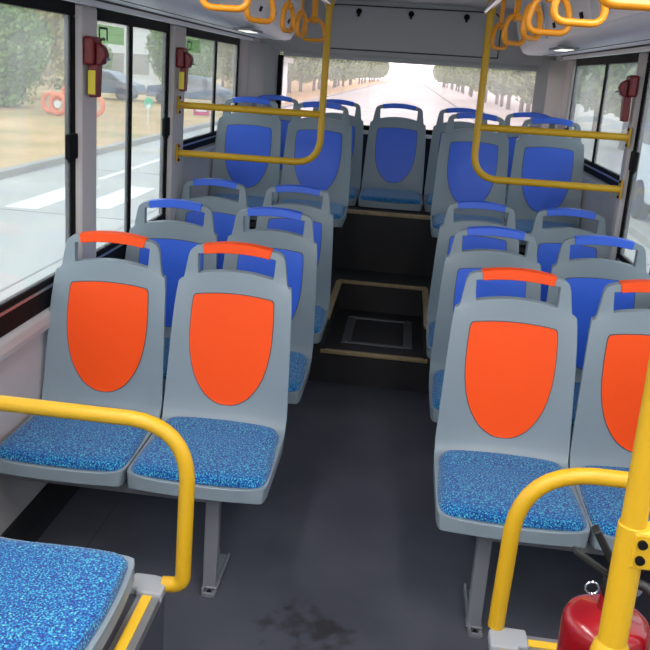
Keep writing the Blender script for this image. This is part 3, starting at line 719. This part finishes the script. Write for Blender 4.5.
bm = NB(); tube(bm, P, 0.0095, 10); obj('hose', bm, 'hose', r, smooth=True)
bm = NB(); tube(bm, [(0.079*math.cos(q*math.pi/16), 0.079*math.sin(q*math.pi/16), 0.25) for q in range(32)], 0.003, 6, closed=True, flat=(0.002, 0.012)); obj('retaining_band', bm, 'hose', r)

# ------------------------------------------------------------------ outside
G = -0.4
bm = NB(); box(bm, -6.9, 3.7, -40, 300, G-0.1, G); rd = struct('road', bm, 'road')
bm = NB(); box(bm, -300, -7.1, -40, 300, G-0.1, G+0.10); struct('lawn', bm, 'lawn')
bm = NB(); box(bm, 3.9, 300, -40, 300, G-0.1, G+0.10); struct('pavement', bm, 'pave')
bm = NB(); box(bm, -7.1, -6.9, -40, 300, G-0.1, G+0.14); struct('kerb_left', bm, 'kerb', bevel=0.02)
bm = NB(); box(bm, 3.7, 3.9, -40, 300, G-0.1, G+0.14); struct('kerb_right', bm, 'kerb', bevel=0.02)
def mark(x0, x1, y0, y1, m_='paint', nm='lane_marking'):
    bm = NB(); box(bm, x0, x1, y0, y1, G+0.001, G+0.006); obj(nm, bm, m_, rd)
mark(-5.60, -5.12, 11.6, 14.2); mark(-4.70, -4.22, 12.1, 14.5); mark(-5.52, -5.40, 15.1, 20.5); mark(-4.15, -4.0, 16, 22)
for y in range(6, 60, 5): mark(-6.9, 3.7, y+0.4, y+0.42, 'joint', 'road_joint')
mark(-3.60, -3.57, -10, 120, 'joint', 'road_joint'); mark(-0.3, -0.27, -10, 200, 'joint', 'road_joint')

def leaf_tree(name, h, rad, base, nleaf, leaf, m_, seed, trunk_r=0.14, blobs=9):
    rnd = random.Random(seed)
    t = bpy.data.objects.new(name, None); COL.objects.link(t)
    bm = NB()
    tube(bm, [(0, 0, 0), (0.05, 0.03, h*0.3), (0.0, -0.05, h*0.6), (0.05, 0, h*0.85)], [trunk_r, trunk_r*0.8, trunk_r*0.5, trunk_r*0.2], 8)
    for q in range(7):
        a = rnd.uniform(0, 6.28); z = h*rnd.uniform(0.3, 0.65); L_ = rad*rnd.uniform(0.5, 0.9)
        tube(bm, [(0, 0, z), (L_*0.5*math.cos(a), L_*0.5*math.sin(a), z+L_*0.35), (L_*math.cos(a), L_*math.sin(a), z+L_*0.75)], [trunk_r*0.35, trunk_r*0.22, trunk_r*0.08], 5)
    obj('trunk', bm, 'bark', t)
    bl = []
    for q in range(blobs):
        a = rnd.uniform(0, 6.28); f_ = rnd.uniform(0.0, 0.62); zz = rnd.uniform(base+0.18*(h-base), h*0.86)
        bl.append((rad*f_*math.cos(a), rad*f_*math.sin(a), zz, rad*rnd.uniform(0.38, 0.6)))
    vs, fs = [], []
    for q in range(nleaf):
        bx_, by_, bz_, br = rnd.choice(bl)
        d = Vector((rnd.gauss(0, 1), rnd.gauss(0, 1), rnd.gauss(0, 1))).normalized()*br*(rnd.uniform(0.35, 1.08)**0.5)
        p = Vector((bx_, by_, bz_))+d
        if p.z < base: p.z = base+rnd.uniform(0, 0.3)
        n_ = Vector((rnd.gauss(0, 1), rnd.gauss(0, 1), rnd.gauss(0.3, 1))).normalized(); a_ = n_.orthogonal().normalized(); b_ = n_.cross(a_)
        s_ = leaf*rnd.uniform(0.6, 1.4); i0 = len(vs)
        vs += [p+a_*s_, p+b_*s_*0.6, p-a_*s_, p-b_*s_*0.6+n_*s_*0.2]; fs.append((i0, i0+1, i0+2, i0+3))
    me = bpy.data.meshes.new('foliage'); me.from_pydata([tuple(v) for v in vs], [], fs); me.materials.append(MT[m_])
    o = bpy.data.objects.new('foliage', me); COL.objects.link(o); o.parent = t
    return t
def place_tree(t, x, y, rz, sc, label, group=None, copy=True, g=G+0.1):
    o = dup(t, (x, y, g), rz) if copy else t
    o.location = (x, y, g); o.rotation_euler = (0, 0, rz); o.scale = (sc, sc, sc)
    tag(o, label, 'tree', group); return o
tg = leaf_tree('broadleaf_tree', 6.0, 3.2, 0.1, 16000, 0.11, 'leafg', 1, blobs=14)
tt = leaf_tree('broadleaf_tree', 8.0, 3.6, 0.2, 15000, 0.115, 'leaft', 2, blobs=14)
td = leaf_tree('roadside_tree', 6.0, 2.5, 0.7, 8000, 0.15, 'leafd', 3)
place_tree(tg, -15.2, 31.5, 0, 0.88, 'dense green tree on the lawn outside the nearest left window', copy=False)
place_tree(tt, -17.5, 38, 0.4, 1.0, 'tall tan-leaved tree behind the orange sculpture', copy=False)
rnd = random.Random(5)
gl = 'pale trees beyond the lawn'
for (x, y, sc) in [(-25, 41, .95), (-33, 41, 1), (-28, 49, 1), (-36, 49, 1), (-14.2, 52.5, .9), (-19.6, 52.5, .6), (-32, 58, 1), (-40, 57, 1), (-18, 73, 1.0), (-30, 68, 1.1), (-39, 67, 1.1), (-26, 76, 1.1), (-47, 60, 1.1)]:
    place_tree(tt if rnd.random() < 0.65 else tg, x, y, rnd.uniform(0, 6), sc, 'pale hazy tree standing beyond the dry lawn', gl)
place_tree(tg, -22, 31, 1.3, 0.9, 'green tree at the edge of the lawn beside the nearest left window frame')
gr = 'dull green trees lining the right of the road'; first_ = True
y = 19.5
while y < 230:
    place_tree(td, 8.0+rnd.uniform(-0.4, 0.4), y, rnd.uniform(0, 6), rnd.uniform(1.1, 1.3), 'dull green roadside tree in the right-hand row', gr, copy=not first_); first_ = False
    y += 6.4 if y < 100 else 10
gl2 = 'trees lining the left of the road'
y = 62.0
while y < 280:
    place_tree(td, -10.0+rnd.uniform(-0.5, 0.5), y, rnd.uniform(0, 6), rnd.uniform(1.1, 1.3), 'dull green roadside tree in the left-hand row', gl2); y += 7 if y < 130 else 11
y = 81.0
while y < 150:
    place_tree(tt, -18.5+rnd.uniform(-1, 1), y, rnd.uniform(0, 6), rnd.uniform(0.8, 1.05), 'pale tree behind the left-hand row', gl2+' second row'); y += 11
for (x, y, sc) in [(11, 9, 0.9), (14, 13.5, 1.0), (13.5, 20.5, 1.0)]:
    place_tree(td, x, y, rnd.uniform(0, 6), sc, 'dull green tree outside the right windows', 'trees outside the right windows')

# buildings
def building(name, label, x0, x1, y0, y1, h, wall, wn, face):
    r = empty(name, label, 'building', ((x0+x1)/2, (y0+y1)/2, G+0.1))
    hx, hy = (x1-x0)/2, (y1-y0)/2
    bm = NB(); box(bm, -hx, hx, -hy, hy, 0, h); obj('wall', bm, wall, r)
    bm = NB(); box(bm, -hx-0.3, hx+0.3, -hy-0.3, hy+0.3, h, h+0.3); obj('roof', bm, 'kerb', r)
    for z_ in [1.0+2.9*q for q in range(int(h//2.9))]:
        for q in range(wn):
            bm = NB()
            if face == 'y':
                c = -hx+(q+0.5)*2*hx/wn; box(bm, c-0.7, c+0.7, -hy-0.05, -hy+0.02, z_, z_+1.4)
            else:
                sx = -hx if face == '-x' else hx; c = -hy+(q+0.5)*2*hy/wn; box(bm, sx-0.05, sx+0.05, c-0.7, c+0.7, z_, z_+1.4)
            obj('window', bm, 'kerb' if wall == 'pale' else 'win', r)
building('low_building', 'low white building glimpsed between the trees past the dry lawn', -24, -16.5, 61, 66, 4.6, 'pale', 4, 'y')
building('low_building', 'small white building beside the road seen through the rear window', -9.0, -7.6, 50, 54, 2.4, 'pale', 2, 'y')
building('brick_building', 'pinkish building outside the right windows', 17.5, 26, 14, 34, 6.2, 'pink', 6, '-x')

def car(name, label, loc, rz, bodym, L_=4.4, W_=1.75, H_=1.45, van=False):
    r = empty(name, label, 'car' if not van else 'bus', loc, rz)
    a = L_/2
    if van: prof = [(-a, 0.3), (-a, H_-0.25), (-a+0.2, H_), (a-0.3, H_), (a, H_-0.6), (a, 0.3)]
    else: prof = [(-a, 0.32), (-a+0.05, 0.85), (-a+0.8, 0.95), (-a+1.35, H_-0.03), (-0.1, H_), (0.75, H_-0.08), (1.35, 0.95), (a-0.15, 0.8), (a, 0.5), (a, 0.32)]
    bm = NB(); prism(bm, prof, 'y', -W_/2, W_/2); obj('body', bm, bodym, r, bevel=0.06, seg=3)
    for s in (-1, 1):
        bm = NB()
        if van:
            for q in range(5): x_ = -a+0.35+q*(L_-0.7)/5; box(bm, x_, x_+(L_-0.7)/5-0.12, s*W_/2-0.01, s*W_/2+0.01, H_*0.5, H_-0.35)
        else: prism(bm, [(-a+1.0, 0.98), (-a+1.42, H_-0.12), (0.65, H_-0.16), (1.15, 0.98)], 'y', s*W_/2-0.01, s*W_/2+0.012)
        obj('side_windows', bm, 'win', r)
    for x_ in (-a+0.8, a-0.8):
        for s in (-1, 1):
            bm = NB(); bmesh.ops.create_cone(bm, cap_ends=True, segments=20, radius1=0.33, radius2=0.33, depth=0.2, matrix=Matrix.Translation((x_, s*(W_/2-0.05), 0.33)) @ Matrix.Rotation(math.pi/2, 4, 'X')); obj('wheel', bm, 'tyreb', r, bevel=0.03)
    return r
car('parked_car', 'blue-grey car parked past the lawn behind the small left window', (-10.8, 43, G+0.1), 0.1, 'carb')
car('parked_car', 'blue-grey car parked past the lawn right of the orange sculpture', (-15.7, 43.2, G+0.1), 0.0, 'carb')
car('parked_minibus', 'white and blue minibus parked outside the small right window', (5.1, 12.5, G+0.1), math.pi/2, 'carw', 6.5, 2.1, 2.5, True)
bm = NB(); box(bm, 5.75, 5.76, 0, 0.1, 0, 0.1); bm.free()

# orange play sculpture made of tyres
r = empty('tyre_sculpture', 'orange sculpture of round tyres standing on the dry lawn', 'sculpture', (-11.7, 29.0, G+0.1))
def torus(c, R1, r1, ax=(0, 1, 0)):
    bm = NB(); q = Vector(ax).normalized(); u = q.orthogonal().normalized(); v = q.cross(u)
    tube(bm, [Vector(c)+u*R1*math.cos(t*math.pi/12)+v*R1*math.sin(t*math.pi/12) for t in range(24)], r1, 10, closed=True); return bm
D = (-0.35, -1, 0)
for c in ((-0.72, 0.15, 0.42), (-0.30, -0.15, 0.40), (1.0, 0, 0.44)):
    obj('tyre', torus(c, 0.32, 0.085, D), 'tyre', r, smooth=True)
obj('small_tyre', torus((-0.08, 0, 0.86), 0.13, 0.06, D), 'tyre', r, smooth=True)
bm = NB(); tube(bm, fillet([(-0.45, 0, 0.5), (-0.1, 0, 0.78), (0.35, 0, 0.55), (0.9, 0, 0.5)], 0.1, 4), 0.09, 10); obj('body_arch', bm, 'tyre', r, smooth=True)
for c in ((-0.30, -0.2, 0.40),):
    bm = NB(); bmesh.ops.create_cone(bm, cap_ends=True, segments=16, radius1=0.13, radius2=0.13, depth=0.05, matrix=Matrix.Translation(c) @ Matrix.Rotation(math.pi/2, 4, 'X')); obj('hub_disc', bm, 'pale', r)
# signs on the lawn
r = empty('lawn_sign', 'small green oval sign on a stake on the dry lawn', 'sign', (-8.2, 27.0, G+0.1))
bm = NB(); tube(bm, [(0, 0, 0), (0, 0, 0.6)], 0.015, 6); obj('stake', bm, 'pale', r)
bm = NB(); prism(bm, [(0.15*math.cos(t*math.pi/10), 0.74+0.19*math.sin(t*math.pi/10)) for t in range(20)], 'y', -0.01, 0.01); obj('sign_board', bm, 'teal', r)
bm = NB(); prism(bm, [(-0.10, 0.70), (-0.03, 0.66), (0.02, 0.74), (0.10, 0.66), (0.03, 0.56), (-0.05, 0.56)], 'y', -0.016, -0.010); obj('sign_graphic', bm, 'pale', r)
r = empty('lawn_sign', 'magenta board standing on the lawn outside the small left window', 'sign', (-8.15, 34.0, G+0.1))
bm = NB(); box(bm, -0.32, 0.32, -0.04, 0.04, 0.05, 0.50); obj('sign_board', bm, 'mag', r, bevel=0.01)
bm = NB(); box(bm, -0.22, 0.22, -0.045, -0.04, 0.2, 0.36); obj('sign_panel', bm, 'pale', r)
for x_ in (-0.28, 0.28):
    bm = NB(); box(bm, x_-0.02, x_+0.02, -0.02, 0.02, 0, 0.06); obj('foot', bm, 'pale', r)
